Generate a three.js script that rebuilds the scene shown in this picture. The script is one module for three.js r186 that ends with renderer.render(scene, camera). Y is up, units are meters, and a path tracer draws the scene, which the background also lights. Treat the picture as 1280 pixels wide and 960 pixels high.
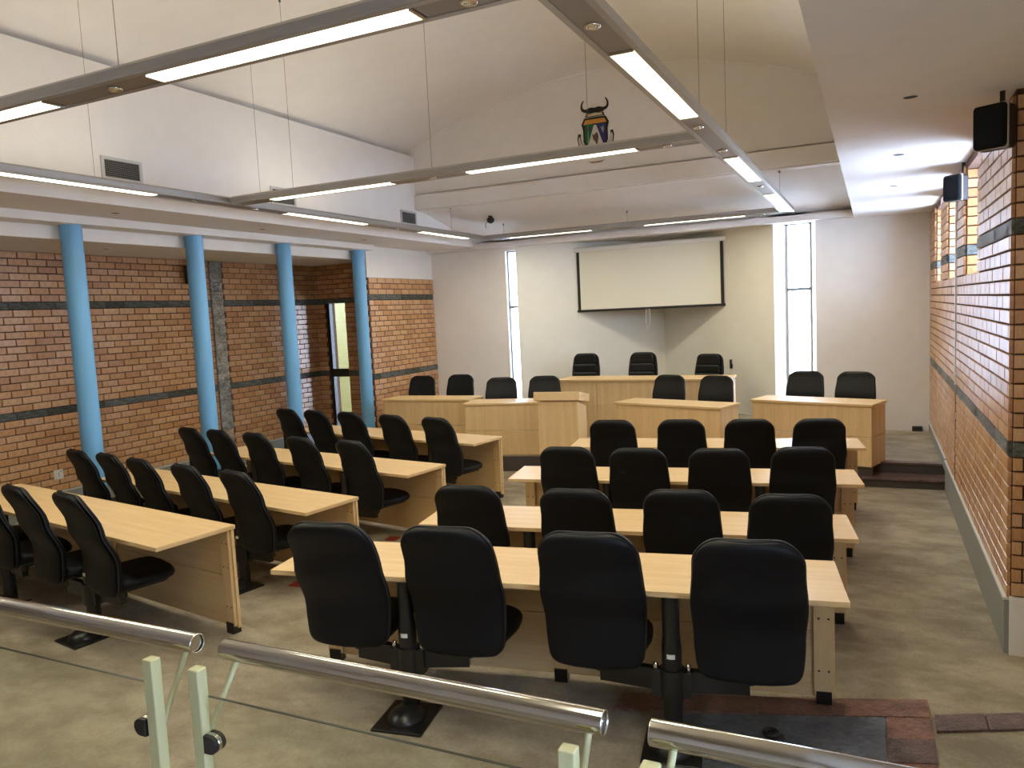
import * as THREE from 'three';
import { RoundedBoxGeometry } from 'three/addons/geometries/RoundedBoxGeometry.js';
import { mergeGeometries } from 'three/addons/utils/BufferGeometryUtils.js';
import { RectAreaLightUniformsLib } from 'three/addons/lights/RectAreaLightUniformsLib.js';

// ------------------------------------------------------------------ camera, sky, exposure
RectAreaLightUniformsLib.init();
const scene = new THREE.Scene();
const camera = new THREE.PerspectiveCamera(53.29, 4 / 3, 0.05, 200);
camera.position.set(0, 2.167, 0);
camera.rotation.order = 'YXZ';
camera.rotation.set(-0.0932, 0.4440, -0.0478);
camera.updateProjectionMatrix();
camera.updateMatrixWorld(true);
const renderer = new THREE.WebGLRenderer({ antialias: true });
renderer.toneMapping = THREE.LinearToneMapping;
renderer.toneMappingExposure = 1.25;
renderer.shadowMap.enabled = true;
scene.background = new THREE.Color().setRGB(13.5, 17.2, 24);      // bright hazy daytime sky outside the windows
const LAMP_COLOR = new THREE.Color().setRGB(1.0, 0.93, 0.71);     // fluorescent tubes
const LAMP_UP = 7.5;                                                // nits of the upward slot of each track
const LAMP_LIGHT = 29;                                             // nits behind each diffuser

// ------------------------------------------------------------------ random, noise, textures
function rng(seed) { let s = seed >>> 0; return () => { s = (s + 0x6d2b79f5) | 0; let t = Math.imul(s ^ (s >>> 15), 1 | s); t = (t + Math.imul(t ^ (t >>> 7), 61 | t)) ^ t; return ((t ^ (t >>> 14)) >>> 0) / 4294967296; }; }
function lattice(n, m, seed) { const r = rng(seed), a = new Float32Array(n * m); for (let i = 0; i < a.length; i++) a[i] = r(); return (x, y) => {
  x = ((x % n) + n) % n; y = ((y % m) + m) % m; const i = Math.floor(x), j = Math.floor(y), f = x - i, g = y - j, u = f * f * (3 - 2 * f), v = g * g * (3 - 2 * g), i1 = (i + 1) % n, j1 = (j + 1) % m;
  return (a[j * n + i] * (1 - u) + a[j * n + i1] * u) * (1 - v) + (a[j1 * n + i] * (1 - u) + a[j1 * n + i1] * u) * v; }; }
function tex(size, fn, srgb = true) {
  const d = new Uint8Array(size * size * 4);
  for (let y = 0; y < size; y++) for (let x = 0; x < size; x++) { const c = fn(x / size, y / size), k = (y * size + x) * 4; for (let q = 0; q < 3; q++) d[k + q] = Math.max(0, Math.min(255, c[q])); d[k + 3] = 255; }
  const t = new THREE.DataTexture(d, size, size); t.wrapS = t.wrapT = THREE.RepeatWrapping; t.magFilter = THREE.LinearFilter; t.minFilter = THREE.LinearMipmapLinearFilter; t.generateMipmaps = true;
  if (srgb) t.colorSpace = THREE.SRGBColorSpace; t.needsUpdate = true; return t;
}
const mix = (a, b, t) => a.map((v, i) => v + (b[i] - v) * t);
function over(t, metres, turn = 0) { const c = t.clone(); c.repeat.set(1 / metres, 1 / metres); c.rotation = turn; c.needsUpdate = true; return c; }

function woodTexture(seed, light, dark) {
  const a = lattice(3, 40, seed), b = lattice(6, 160, seed + 1), c = lattice(40, 256, seed + 2), p = lattice(1, 4, seed + 3);
  return tex(512, (u, v) => { const w = v + 0.02 * a(u * 3, v * 6);
    let t = 0.42 * a(u * 3, w * 40) + 0.33 * b(u * 6, w * 160) + 0.25 * c(u * 40, v * 256); t = t * 0.8 + 0.2 * p(0.5, Math.floor(v * 4) + 0.5);
    return mix(light, dark, Math.min(1, Math.max(0, (t - 0.2) * 1.5))); });
}
const beech = woodTexture(11, [228, 197, 147], [209, 174, 123]);
const carpetTex = (() => { const a = lattice(5, 5, 31), b = lattice(14, 22, 32), c = lattice(40, 70, 33), d = lattice(256, 256, 34);
  return tex(1024, (u, v) => { const m = 0.3 * a(u * 5, v * 5) + 0.34 * b(u * 14, v * 22) + 0.2 * c(u * 40, v * 70) + 0.16 * d(u * 256, v * 256); return mix([136, 125, 105], [180, 168, 145], Math.min(1, Math.max(0, (m - 0.25) * 2))); }); })();
const carpetBump = (() => { const d = lattice(256, 256, 35); return tex(512, (u, v) => { const m = 255 * d(u * 256, v * 256); return [m, m, m]; }, false); })();
const brickTex = (() => { const a = lattice(10, 5, 41), b = lattice(70, 40, 42); return tex(256, (u, v) => { const m = 0.6 * a(u * 10, v * 5) + 0.4 * b(u * 70, v * 40); return mix([255, 250, 245], [214, 200, 190], m); }); })();
const slateTex = (() => { const a = lattice(6, 9, 51), b = lattice(24, 40, 52), c = lattice(90, 90, 53); return tex(512, (u, v) => { const m = 0.4 * a(u * 6, v * 9) + 0.35 * b(u * 24, v * 40) + 0.25 * c(u * 90, v * 90); return mix([120, 124, 122], [255, 255, 255], m); }); })();
const slateBump = (() => { const a = lattice(8, 14, 54), b = lattice(30, 44, 55), c = lattice(80, 90, 56); return tex(512, (u, v) => { const k = 0.5 * a(u * 8 + v * 3, v * 14) + 0.35 * b(u * 30 + v * 9, v * 44) + 0.15 * c(u * 80, v * 90); const m = 255 * (0.6 * k + 0.4 * Math.abs(((k * 6) % 1) - 0.5) * 2); return [m, m, m]; }, false); })();
const plasterBump = (() => { const a = lattice(12, 12, 61), b = lattice(60, 60, 62), c = lattice(160, 160, 63); return tex(512, (u, v) => { const m = 255 * (0.5 * a(u * 12, v * 12) + 0.3 * b(u * 60, v * 60) + 0.2 * c(u * 160, v * 160)); return [m, m, m]; }, false); })();
const plasterTex = (() => { const a = lattice(4, 4, 64), b = lattice(18, 18, 65); return tex(512, (u, v) => { const m = 0.6 * a(u * 4, v * 4) + 0.4 * b(u * 18, v * 18); return mix([255, 255, 254], [246, 245, 243], m); }); })();
const clothBump = (() => { const c = lattice(200, 200, 66), a = lattice(20, 20, 67); return tex(256, (u, v) => { const m = 255 * (0.7 * c(u * 200, v * 200) + 0.3 * a(u * 20, v * 20)); return [m, m, m]; }, false); })();

const std = (o) => new THREE.MeshStandardMaterial(o);
const hex = (r, g, b) => new THREE.Color(`rgb(${r},${g},${b})`);
const M = {
  plaster: std({ color: hex(238, 233, 228), map: over(plasterTex, 2), bumpMap: over(plasterBump, 1.5), bumpScale: 0.002, roughness: 0.92 }),
  vwall: std({ color: hex(236, 233, 222), map: over(plasterTex, 2), roughness: 0.85 }),
  mortar: std({ color: hex(92, 62, 46), roughness: 0.95 }),
  carpet: std({ map: over(carpetTex, 3.2), bumpMap: over(carpetBump, 0.6), bumpScale: 0.004, roughness: 1 }),
  riser: std({ color: hex(74, 68, 66), roughness: 0.8 }),
  skirting: std({ color: hex(140, 142, 136), roughness: 0.5 }),
  skirtCap: std({ color: hex(205, 208, 206), roughness: 0.35 }),
  wood: std({ map: over(beech, 1.6), roughness: 0.38 }),
  woodUp: std({ map: over(beech, 1.6, Math.PI / 2), roughness: 0.42 }),
  blackCloth: new THREE.MeshPhysicalMaterial({ color: new THREE.Color().setRGB(0.0045, 0.0055, 0.0075), bumpMap: over(clothBump, 0.12), bumpScale: 0.0005, roughness: 0.46, specularIntensity: 0.45 }),
  blackLeather: new THREE.MeshPhysicalMaterial({ color: new THREE.Color().setRGB(0.008, 0.0085, 0.009), roughness: 0.4, specularIntensity: 0.6, bumpMap: over(clothBump, 0.2), bumpScale: 0.0006 }),
  piping: std({ color: new THREE.Color().setRGB(0.03, 0.03, 0.031), roughness: 0.5 }),
  blackSteel: std({ color: new THREE.Color().setRGB(0.012, 0.012, 0.012), roughness: 0.3 }),
  blackPlastic: std({ color: new THREE.Color().setRGB(0.014, 0.014, 0.015), roughness: 0.5 }),
  grille: new THREE.MeshPhysicalMaterial({ color: new THREE.Color().setRGB(0.01, 0.011, 0.013), bumpMap: over(clothBump, 0.06), bumpScale: 0.001, roughness: 0.95, specularIntensity: 0.3 }),
  chrome: std({ color: new THREE.Color().setRGB(0.78, 0.78, 0.76), metalness: 1, roughness: 0.16 }),
  steel: std({ color: new THREE.Color().setRGB(0.5, 0.48, 0.44), metalness: 1, roughness: 0.12 }),
  alu: std({ color: new THREE.Color().setRGB(0.42, 0.4, 0.37), metalness: 0.65, roughness: 0.42 }),
  trackPlate: std({ color: new THREE.Color().setRGB(0.3, 0.26, 0.21), metalness: 0.3, roughness: 0.5 }),
  diffuser: std({ color: new THREE.Color().setRGB(0.9, 0.88, 0.8), emissive: new THREE.Color().setRGB(1, 0.93, 0.74), emissiveIntensity: 2.4, roughness: 0.4 }),
  cable: std({ color: new THREE.Color().setRGB(0.12, 0.11, 0.1), metalness: 0.5, roughness: 0.5 }),
  blue: std({ color: hex(112, 172, 216), roughness: 0.45 }),
  postPaint: std({ color: hex(196, 194, 150), roughness: 0.4 }),
  glass: new THREE.MeshPhysicalMaterial({ color: 0xffffff, transmission: 1, thickness: 0, roughness: 0.02, ior: 1.5 }),
  glassEdge: new THREE.MeshPhysicalMaterial({ color: hex(58, 62, 50), roughness: 0.3 }),
  railGlass: new THREE.MeshPhysicalMaterial({ color: hex(250, 252, 249), transmission: 1, thickness: 0, roughness: 0.02, ior: 1.5 }),
  whiteFrame: std({ color: hex(214, 218, 226), roughness: 0.5 }),
  darkFrame: std({ color: new THREE.Color().setRGB(0.02, 0.018, 0.017), roughness: 0.45 }),
  greyFrame: std({ color: hex(120, 130, 142), roughness: 0.45 }),
  screenCloth: std({ color: hex(226, 222, 204), roughness: 0.9 }),
  screenBlack: std({ color: new THREE.Color().setRGB(0.014, 0.014, 0.014), roughness: 0.7 }),
  whitePlastic: std({ color: hex(222, 220, 212), roughness: 0.4 }),
  ventFrame: std({ color: hex(196, 194, 190), roughness: 0.4, metalness: 0.2 }),
  ventDark: std({ color: hex(52, 50, 48), roughness: 0.8 }),
  ventFin: std({ color: hex(128, 124, 118), roughness: 0.6 }),
  red: std({ color: hex(146, 48, 36), roughness: 0.6 }),
  cream: std({ color: hex(206, 200, 160), roughness: 0.9 }),
  outerWall: std({ color: hex(206, 204, 178), roughness: 0.9 }),
};
function slateMat(r, g, b, rough = 0.34, depth = 0.008) { return std({ color: hex(r, g, b), map: over(slateTex, 0.7), bumpMap: over(slateBump, 0.5), bumpScale: depth, roughness: rough }); }
const SLATE = [slateMat(158, 164, 160, 0.24, 0.014), slateMat(138, 144, 140, 0.24, 0.014), slateMat(174, 178, 172, 0.24, 0.014)];
const SLATE_WALL = [slateMat(236, 226, 212, 0.22, 0.012), slateMat(214, 212, 206, 0.2, 0.012), slateMat(240, 216, 186, 0.25, 0.012)];
const RED_STONE = [slateMat(190, 132, 106, 0.34, 0.01), slateMat(168, 118, 100, 0.32, 0.01), slateMat(150, 120, 112, 0.3, 0.012)];
const DARK_SLATE = slateMat(128, 136, 146, 0.45, 0.003);
const BRICK_TONES = [[214, 170, 122], [206, 160, 112], [218, 178, 134], [196, 150, 106], [214, 174, 136]];
const BRICK = BRICK_TONES.map((c) => std({ color: hex(...c), map: brickTex, roughness: 0.3 }));
const BRICK_FIELD = std({ vertexColors: true, map: brickTex, roughness: 0.3 });

// ------------------------------------------------------------------ helpers
const taken = {};
function numbered(name) { const n = taken[name] = (taken[name] ?? -1) + 1; return n ? `${name}_${String(n).padStart(3, '0')}` : name; }
function mesh(name, geo, mat, parent) { const m = new THREE.Mesh(geo, mat); m.name = name; parent.add(m); return m; }
function thing(name, label, category, [x, y, z] = [0, 0, 0], turn = 0, group) {
  const o = new THREE.Group(); o.name = numbered(name); o.position.set(x, y, z); o.rotation.y = turn; o.userData = { label, category }; if (group) o.userData.group = group; scene.add(o); return o;
}
function struct(name, label, category) { const o = new THREE.Group(); o.name = name; o.userData = { kind: 'structure', label, category }; scene.add(o); return o; }
function uvBox(w, h, d, ox = 0, oy = 0) { // box with uv in metres
  const g = new THREE.BoxGeometry(w, h, d), uv = g.attributes.uv, s = [[d, h], [d, h], [w, d], [w, d], [w, h], [w, h]];
  for (let i = 0; i < uv.count; i++) { const [a, b] = s[Math.floor(i / 4)]; uv.setXY(i, uv.getX(i) * a + ox, uv.getY(i) * b + oy); } return g;
}
function bx(x0, x1, y0, y1, z0, z1) { const g = uvBox(Math.abs(x1 - x0), Math.abs(y1 - y0), Math.abs(z1 - z0), x0, z0); g.translate((x0 + x1) / 2, (y0 + y1) / 2, (z0 + z1) / 2); return g; }
function rb(w, h, d, r, x = 0, y = 0, z = 0, seg = 3) { const g = new RoundedBoxGeometry(w, h, d, seg, r); g.translate(x, y, z); return g; }
function board(w, h, d, x = 0, y = 0, z = 0, r = 0.002) { // wooden board with eased edges, uv in metres by dominant face
  const g = new RoundedBoxGeometry(w, h, d, 1, r), p = g.attributes.position, n = g.attributes.normal, uv = g.attributes.uv;
  for (let i = 0; i < p.count; i++) { const ax = Math.abs(n.getX(i)), ay = Math.abs(n.getY(i)), az = Math.abs(n.getZ(i));
    if (ay >= ax && ay >= az) uv.setXY(i, p.getX(i) + x, p.getZ(i) + z); else if (az >= ax) uv.setXY(i, p.getX(i) + x, p.getY(i) + y); else uv.setXY(i, p.getZ(i) + z, p.getY(i) + y); }
  g.translate(x, y, z); return g;
}
function cyl(r0, r1, h, x = 0, y = 0, z = 0, seg = 20) { const g = new THREE.CylinderGeometry(r1, r0, h, seg); g.translate(x, y + h / 2, z); return g; }
function rod(a, b, r, seg = 10) { const A = new THREE.Vector3(...a), B = new THREE.Vector3(...b), d = B.clone().sub(A), g = new THREE.CylinderGeometry(r, r, d.length(), seg); g.applyQuaternion(new THREE.Quaternion().setFromUnitVectors(new THREE.Vector3(0, 1, 0), d.normalize())); g.translate((A.x + B.x) / 2, (A.y + B.y) / 2, (A.z + B.z) / 2); return g; }
function bar(a, b, w, h) { const A = new THREE.Vector3(...a), B = new THREE.Vector3(...b), d = B.clone().sub(A), g = new THREE.BoxGeometry(w, h, d.length()); g.applyQuaternion(new THREE.Quaternion().setFromUnitVectors(new THREE.Vector3(0, 0, 1), d.normalize())); g.translate((A.x + B.x) / 2, (A.y + B.y) / 2, (A.z + B.z) / 2); return g; }
const merge = (list) => mergeGeometries(list.map((g) => { const q = g.index ? g.toNonIndexed() : g; for (const k of Object.keys(q.attributes)) if (!['position', 'normal', 'uv'].includes(k)) q.deleteAttribute(k); return q; }));
function prism(points, y0, y1) { // horizontal polygon [x,z] extruded in y, uv in metres
  const s = new THREE.Shape(points.map(([x, z]) => new THREE.Vector2(x, -z))), g = new THREE.ExtrudeGeometry(s, { depth: y1 - y0, bevelEnabled: false }); g.rotateX(-Math.PI / 2); g.translate(0, y0, 0); return g;
}

// ------------------------------------------------------------------ brickwork
const unitBrick = (() => { // chamfered front, back face left open: 10 triangles, z from 0 (wall) to 1 (front)
  const i = 0.012, j = 0.035, F = [[-0.5 + i, -0.5 + j, 1], [0.5 - i, -0.5 + j, 1], [0.5 - i, 0.5 - j, 1], [-0.5 + i, 0.5 - j, 1]], E2 = [[-0.5, -0.5, 0.78], [0.5, -0.5, 0.78], [0.5, 0.5, 0.78], [-0.5, 0.5, 0.78]], B = [[-0.5, -0.5, 0], [0.5, -0.5, 0], [0.5, 0.5, 0], [-0.5, 0.5, 0]];
  const pos = [], uv = [], quad = (a, b, c, d) => { for (const p of [a, b, c, a, c, d]) { pos.push(...p); uv.push(p[0] + 0.5, (p[1] + 0.5) * 0.4); } };
  quad(...F); for (let k = 0; k < 4; k++) { const m = (k + 1) % 4; quad(E2[k], E2[m], F[m], F[k]); quad(B[k], B[m], E2[m], E2[k]); }
  const g = new THREE.BufferGeometry(); g.setAttribute('position', new THREE.Float32BufferAttribute(pos, 3)); g.setAttribute('uv', new THREE.Float32BufferAttribute(uv, 2)); g.computeVertexNormals(); return g;
})();
const viewRank = (() => { const v = new THREE.Vector3(); return (p) => { v.copy(p).project(camera); const inside = Math.abs(v.x) < 1.03 && Math.abs(v.y) < 1.03 && v.z < 1; return (inside ? 1000 : 0) + 1 / p.distanceTo(camera.position); }; })();
const BAND1 = [1.19, 1.28], BAND2 = [2.47, 2.56];
function coursesTo(y0, top) { const out = []; let i = 0;
  const run = (a, b) => { const n = Math.max(1, Math.round((b - a) / 0.0853)), p = (b - a) / n; for (let k = 0; k < n; k++) out.push({ y: a + k * p, p, i: i++ }); };
  run(y0, BAND1[0]); out.push({ y: BAND1[0], p: BAND1[1] - BAND1[0], band: true }); run(BAND1[1], BAND2[0]); out.push({ y: BAND2[0], p: 0.09, band: true }); run(BAND2[1], top);
  return out; }
function brickwork(parent, o, turn, len, { y0 = 0.25, top = 3.15, holes = [], seed = 1, cap = 300, phase = 0, skipBand = null } = {}) {
  const r = rng(seed), list = [], ux = Math.cos(turn), uz = -Math.sin(turn), X0 = o[0], Z0 = o[1], L = 0.232;
  const cut = (a, b, y) => { let segs = [[a, b]]; for (const [h0, h1, v0, v1] of holes) if (y > v0 && y < v1) segs = segs.flatMap(([p, q]) => (q <= h0 || p >= h1 ? [[p, q]] : [[p, h0], [h1, q]].filter(([s, t]) => t - s > 0.02))); return segs; };
  for (const c of coursesTo(y0, top)) {
    const yc = c.y + c.p / 2;
    if (c.band) { let u = -r() * 0.2; while (u < len) { const w = 0.22 + r() * 0.3; for (const [a, b] of cut(Math.max(0, u), Math.min(len, u + w), yc)) if (b - a > 0.03) list.push({ a, b, yc, h: c.p - 0.006, slate: true, d: 0.012 + r() * 0.012, m: Math.floor(r() * 3) }); u += w; } continue; }
    for (let u = -((c.i % 2) * 0.116 + phase); u < len; u += L) for (const [a, b] of cut(Math.max(0, u), Math.min(len, u + L), yc)) if (b - a > 0.03) list.push({ a, b, yc, h: c.p - 0.011, d: 0.018 + r() * 0.003, m: Math.floor(r() * 5), s: 1 });
  }
  for (const e of list) { const m = (e.a + e.b) / 2; e.P = new THREE.Vector3(X0 + ux * m, e.yc, Z0 + uz * m); e.rank = viewRank(e.P); }
  const bricks = list.filter((e) => !e.slate).sort((p, q) => q.rank - p.rank), slates = list.filter((e) => e.slate).sort((p, q) => q.rank - p.rank);
  const put = (e, name, mat) => { const k = mesh(name, unitBrick, mat, parent); k.position.copy(e.P); k.rotation.y = turn; k.scale.set(e.b - e.a - (e.slate ? 0.004 : 0.01), e.h, e.d); };
  bricks.slice(0, cap).forEach((e) => put(e, 'brick', BRICK[e.m]));
  slates.slice(0, 120).forEach((e) => put(e, 'slate_tile', SLATE[e.m]));
  const rest = bricks.slice(cap);
  if (rest.length) {
    const g = mergeGeometries(rest.map((e) => { const q = unitBrick.clone(); q.applyMatrix4(new THREE.Matrix4().compose(e.P, new THREE.Quaternion().setFromEuler(new THREE.Euler(0, turn, 0)), new THREE.Vector3(e.b - e.a - 0.01, e.h, e.d)));
      const col = hex(...BRICK_TONES[e.m]), a = new Float32Array(q.attributes.position.count * 3); for (let i = 0; i < a.length; i += 3) { a[i] = col.r; a[i + 1] = col.g; a[i + 2] = col.b; } q.setAttribute('color', new THREE.BufferAttribute(a, 3)); q.computeVertexNormals(); return q; }));
    mesh('far_bricks', g, BRICK_FIELD, parent).userData.kind = 'stuff';
  }
}

// ------------------------------------------------------------------ floor, platform, stage
const floor = struct('floor', 'mottled grey-brown carpet floor of the chamber', 'floor');
mesh('carpet', bx(-9.3, 2.0, -0.12, 0, -14.6, 3.2), M.carpet, floor);
const platform = struct('floor_platform', 'carpeted step that carries the rear desk rows', 'platform');
const platEdge = [[0.724, -4.2], [0.25, -3.99], [0.235, -4.14], [-0.2, -4.02], [-2.95, -3.66], [-3.4, -3.6], [-3.8, -3.72], [-9.05, -4.58], [-9.05, 3], [1.8, 3], [1.8, -4.15]];
mesh('carpet', prism(platEdge, 0.001, 0.14), M.carpet, platform);
{ // stone nosings and paving by the end of the rear desk
  const stone = (x0, x1, z0, z1, mat, y = 0.012, shear = 0) => { const g = bx(x0, x1, 0.14, 0.14 + y, z0, z1); const p = g.attributes.position; for (let i = 0; i < p.count; i++) p.setZ(i, p.getZ(i) + shear * (p.getX(i) - x1)); g.computeVertexNormals(); return mesh('paving_stone', g, mat, platform); };
  stone(0.256, 0.47, -4.085, -3.935, RED_STONE[2], 0.014, -0.44); stone(0.475, 0.724, -4.195, -4.045, RED_STONE[2], 0.012, -0.44); stone(0.73, 1.2, -4.4, -4.25, RED_STONE[1], 0.012, -0.44);
  stone(-0.13, 0.234, -4.14, -3.965, RED_STONE[0], 0.012, -0.33); stone(-0.52, -0.134, -4.02, -3.845, RED_STONE[1], 0.011, -0.31); stone(-1.2, -0.524, -3.9, -3.725, RED_STONE[1], 0.012, -0.3);
  stone(0.05, 0.24, -3.955, -3.76, RED_STONE[0], 0.012, -0.3); stone(0.05, 0.242, -3.755, -3.56, RED_STONE[2], 0.014, -0.3); stone(0.05, 0.242, -3.555, -3.1, RED_STONE[0], 0.012, -0.3);
  stone(-0.86, 0.044, -3.9, -3.10, DARK_SLATE, 0.008, -0.32);
}
const STAGE = 0.22;
const stage = struct('floor_stage', 'raised carpeted stage for the front desks', 'stage');
const stageEdge = [[0.724, -9.74], [0.0, -9.74], [-0.02, -9.47], [-1.36, -9.84], [-1.62, -9.82], [-1.58, -9.06], [-3.06, -9.5], [-3.3, -9.5], [-3.98, -9.43], [-5.16, -9.17], [-5.4, -9.62], [-6.8, -9.6], [-7.3, -9.7], [-7.3, -12.2], [-5.7, -12.2], [-3.48, -14.05], [-1.3, -12.2], [0.724, -12.2]];
mesh('stage_body', prism(stageEdge, 0.001, STAGE - 0.012), M.riser, stage);
mesh('carpet', prism(stageEdge, STAGE - 0.012, STAGE), M.carpet, stage);
mesh('step', bx(-0.12, 0.724, 0.001, 0.09, -9.74, -9.44), M.riser, stage);
for (const [a, b] of [[-0.13, 0.30], [0.304, 0.724]]) { mesh('step_tile', bx(a, b, 0.09, 0.112, -9.74, -9.42), RED_STONE[2], stage); }
for (const [a, b] of [[-0.01, 0.36], [0.364, 0.724]]) { mesh('nosing_tile', bx(a, b, STAGE, STAGE + 0.014, -9.86, -9.72), RED_STONE[2], stage); }
const dais = struct('floor_dais', 'low dais under the presiding bench', 'dais');
mesh('dais_body', prism([[-1.45, -12.25], [-1.6, -11.25], [-5.35, -11.25], [-5.5, -12.25], [-3.48, -14.0]], STAGE, 0.36), M.carpet, dais);
const gallery = struct('floor_gallery', 'gallery floor behind the glass balustrade', 'gallery');
mesh('slab', bx(-9.05, 1.8, 0.141, 0.5, -1.2, 3), M.carpet, gallery);

// ------------------------------------------------------------------ walls
const XL = -9.05, XR = 0.724, ZB = -12.16;
const wallLeft = struct('wall_left', 'orange face-brick wall with dark slate bands behind the blue columns', 'wall');
mesh('mortar_backing', bx(XL - 0.25, XL, 0, 3.4, -11.25, 3), M.mortar, wallLeft);
brickwork(wallLeft, [XL, -2.2], Math.PI / 2, 6.37, { seed: 3, cap: 300, phase: 0.07 });
{ const sub = { seed: 4, cap: 0 }; brickwork(wallLeft, [XL, -8.83], Math.PI / 2, 2.17, { seed: 5, cap: 180, phase: 0.09 }); void sub; }
{ // vertical strip of riven slate
  const strip = wallLeft, r = rng(9); let y = 0.25; const hs = [0.33, 0.45, 0.3, 0.46, 0.38, 0.52, 0.46];
  const hash = (a, b) => { const q = Math.sin(a * 127.1 + b * 311.7) * 43758.5453; return q - Math.floor(q); }; void r;
  hs.forEach((h, i) => { const nz = Math.round(h / 0.03), g0 = new THREE.BoxGeometry(1, 1, 1, 8, nz, 1), g = g0.toNonIndexed(), p = g.attributes.position; for (let k = 0; k < p.count; k++) if (p.getZ(k) > 0) p.setZ(k, 0.1 + 0.9 * hash(Math.round(p.getX(k) * 8), Math.round(p.getY(k) * nz) + i * 50)); g.computeVertexNormals(); const uv = g.attributes.uv; for (let k = 0; k < uv.count; k++) uv.setXY(k, uv.getX(k) * 0.22 + i * 0.3, uv.getY(k) * h);
    const m = mesh('slate_slab', g, SLATE_WALL[[2, 1, 1, 0, 0, 0, 1][i]], strip); m.scale.set(0.225, h - 0.004, 0.03); m.rotation.y = Math.PI / 2; m.position.set(XL + 0.012, y + h / 2, -8.70); y += h; });
}
const wallEnd = struct('wall_end', 'brick end wall with a tall glazed slot', 'wall');
const ZE = -11.0;
mesh('mortar_backing', merge([bx(XL, -8.83, 0, 3.4, ZE - 0.25, ZE), bx(-8.41, -7.3, 0, 3.4, ZE - 0.25, ZE), bx(-8.83, -8.41, 2.56, 3.4, ZE - 0.25, ZE)]), M.mortar, wallEnd);
brickwork(wallEnd, [XL, ZE], 0, 1.75, { seed: 7, cap: 300, holes: [[0.22, 0.64, 0, 2.5]], phase: 0.04 });
const wallStub = struct('wall_return', 'short brick wall with white plaster above beside the last column', 'wall');
mesh('mortar_backing', bx(-7.55, -7.3, 0, 2.83, ZB - 0.2, -10.16), M.mortar, wallStub);
mesh('plaster', bx(-7.55, -7.296, 2.83, 3.5, ZB - 0.2, -10.16), M.plaster, wallStub);
brickwork(wallStub, [-7.3, -10.16], Math.PI / 2, 2.0, { seed: 8, cap: 300, top: 2.83, phase: 0.1 });
brickwork(wallStub, [-7.55, -10.16], 0, 0.25, { seed: 18, cap: 60, top: 3.2, phase: 0 });
const wallRight = struct('wall_right', 'orange face-brick wall with three high window openings and slate bands', 'wall');
const OPEN = [[-7.74, -6.79], [-9.47, -8.52], [-11.2, -10.3]], SILL = 2.30, HEAD = 3.2, ZN = -5.2;
{ const parts = [bx(XR, XR + 0.32, 0, SILL, ZB - 0.2, ZN), bx(XR, XR + 0.32, HEAD, 3.5, ZB - 0.2, ZN)]; let z = ZN;
  for (const [a, b] of OPEN) { parts.push(bx(XR, XR + 0.32, SILL, HEAD, b, z)); z = a; } parts.push(bx(XR, XR + 0.32, SILL, HEAD, ZB - 0.2, z));
  mesh('mortar_backing', merge(parts), M.mortar, wallRight);
  brickwork(wallRight, [XR, ZB], -Math.PI / 2, ZN - ZB, { seed: 12, cap: 300, top: 3.24, phase: 0.05, holes: OPEN.map(([a, b]) => [a - ZB, b - ZB, SILL, HEAD]) });
  for (const [a, b] of OPEN) {
    brickwork(wallRight, [XR, a], 0, 0.3, { seed: 21 + Math.round(-a), cap: 40, y0: 0.25, top: 3.2, holes: [[-1, 1, 0, SILL]], phase: 0 });
    brickwork(wallRight, [XR + 0.3, b], Math.PI, 0.3, { seed: 31 + Math.round(-a), cap: 0, top: 3.2, holes: [[-1, 1, 0, SILL]] });
  }
  mesh('pier_backing', bx(XR + 0.32, 1.8, 0, 3.5, ZN - 0.3, ZN), M.mortar, wallRight);
  brickwork(wallRight, [XR, ZN], 0, 1.05, { seed: 41, cap: 120, y0: 0.36, top: 3.24, phase: 0.06 });
  mesh('plinth', bx(XR - 0.004, 1.8, 0, 0.355, ZN, ZN + 0.02), M.plaster, wallRight);
  mesh('joint_cover', bx(XR - 0.03, XR - 0.012, 1.28, 3.24, -8.42, -8.36), M.skirtCap, wallRight);
  mesh('joint_gap', bx(XR - 0.022, XR - 0.012, 0.25, 1.19, -8.41, -8.385), M.darkFrame, wallRight);
}
function sideWindow(name, label, [x, z0, z1, y0, y1]) { const w = struct(name, label, 'window'), f = 0.05, zm = (z0 + z1) / 2;
  mesh('window_frame', merge([bx(x - 0.03, x + 0.03, y0, y1, z0, z0 + f), bx(x - 0.03, x + 0.03, y0, y1, z1 - f, z1), bx(x - 0.03, x + 0.03, y0, y1, zm - f / 2, zm + f / 2), bx(x - 0.03, x + 0.03, y0, y0 + f, z0, z1), bx(x - 0.03, x + 0.03, y1 - f, y1, z0, z1)]), M.greyFrame, w);
  for (const [a, b] of [[z0 + f, zm - f / 2], [zm + f / 2, z1 - f]]) mesh('pane', bx(x - 0.003, x + 0.003, y0 + f, y1 - f, a, b), M.glass, w); }
const wallNear = struct('wall_side', 'plain plastered wall beside the gallery', 'wall');
mesh('plaster', merge([bx(1.8, 2.0, 0, 1.2, ZN - 0.3, 3.2), bx(1.8, 2.0, 2.4, 3.6, ZN - 0.3, 3.2), bx(1.8, 2.0, 1.2, 2.4, 0.6, 3.2), bx(1.8, 2.0, 1.2, 2.4, ZN - 0.3, -0.8)]), M.plaster, wallNear);
sideWindow('window_6', 'window in the plain wall beside the gallery', [1.9, -0.8, 0.6, 1.2, 2.4]);
const wallRear = struct('wall_rear', 'plain plastered wall behind the gallery', 'wall');
mesh('plaster', bx(-9.3, 2.0, 0, 5.7, 3, 3.2), M.plaster, wallRear);
const VE_L = -5.602, VE_R = -1.356, VX = -3.479, VZ = -13.95;
const wallFront = struct('wall_front', 'white front wall with a V-shaped recess between two slit windows', 'wall');
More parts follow.
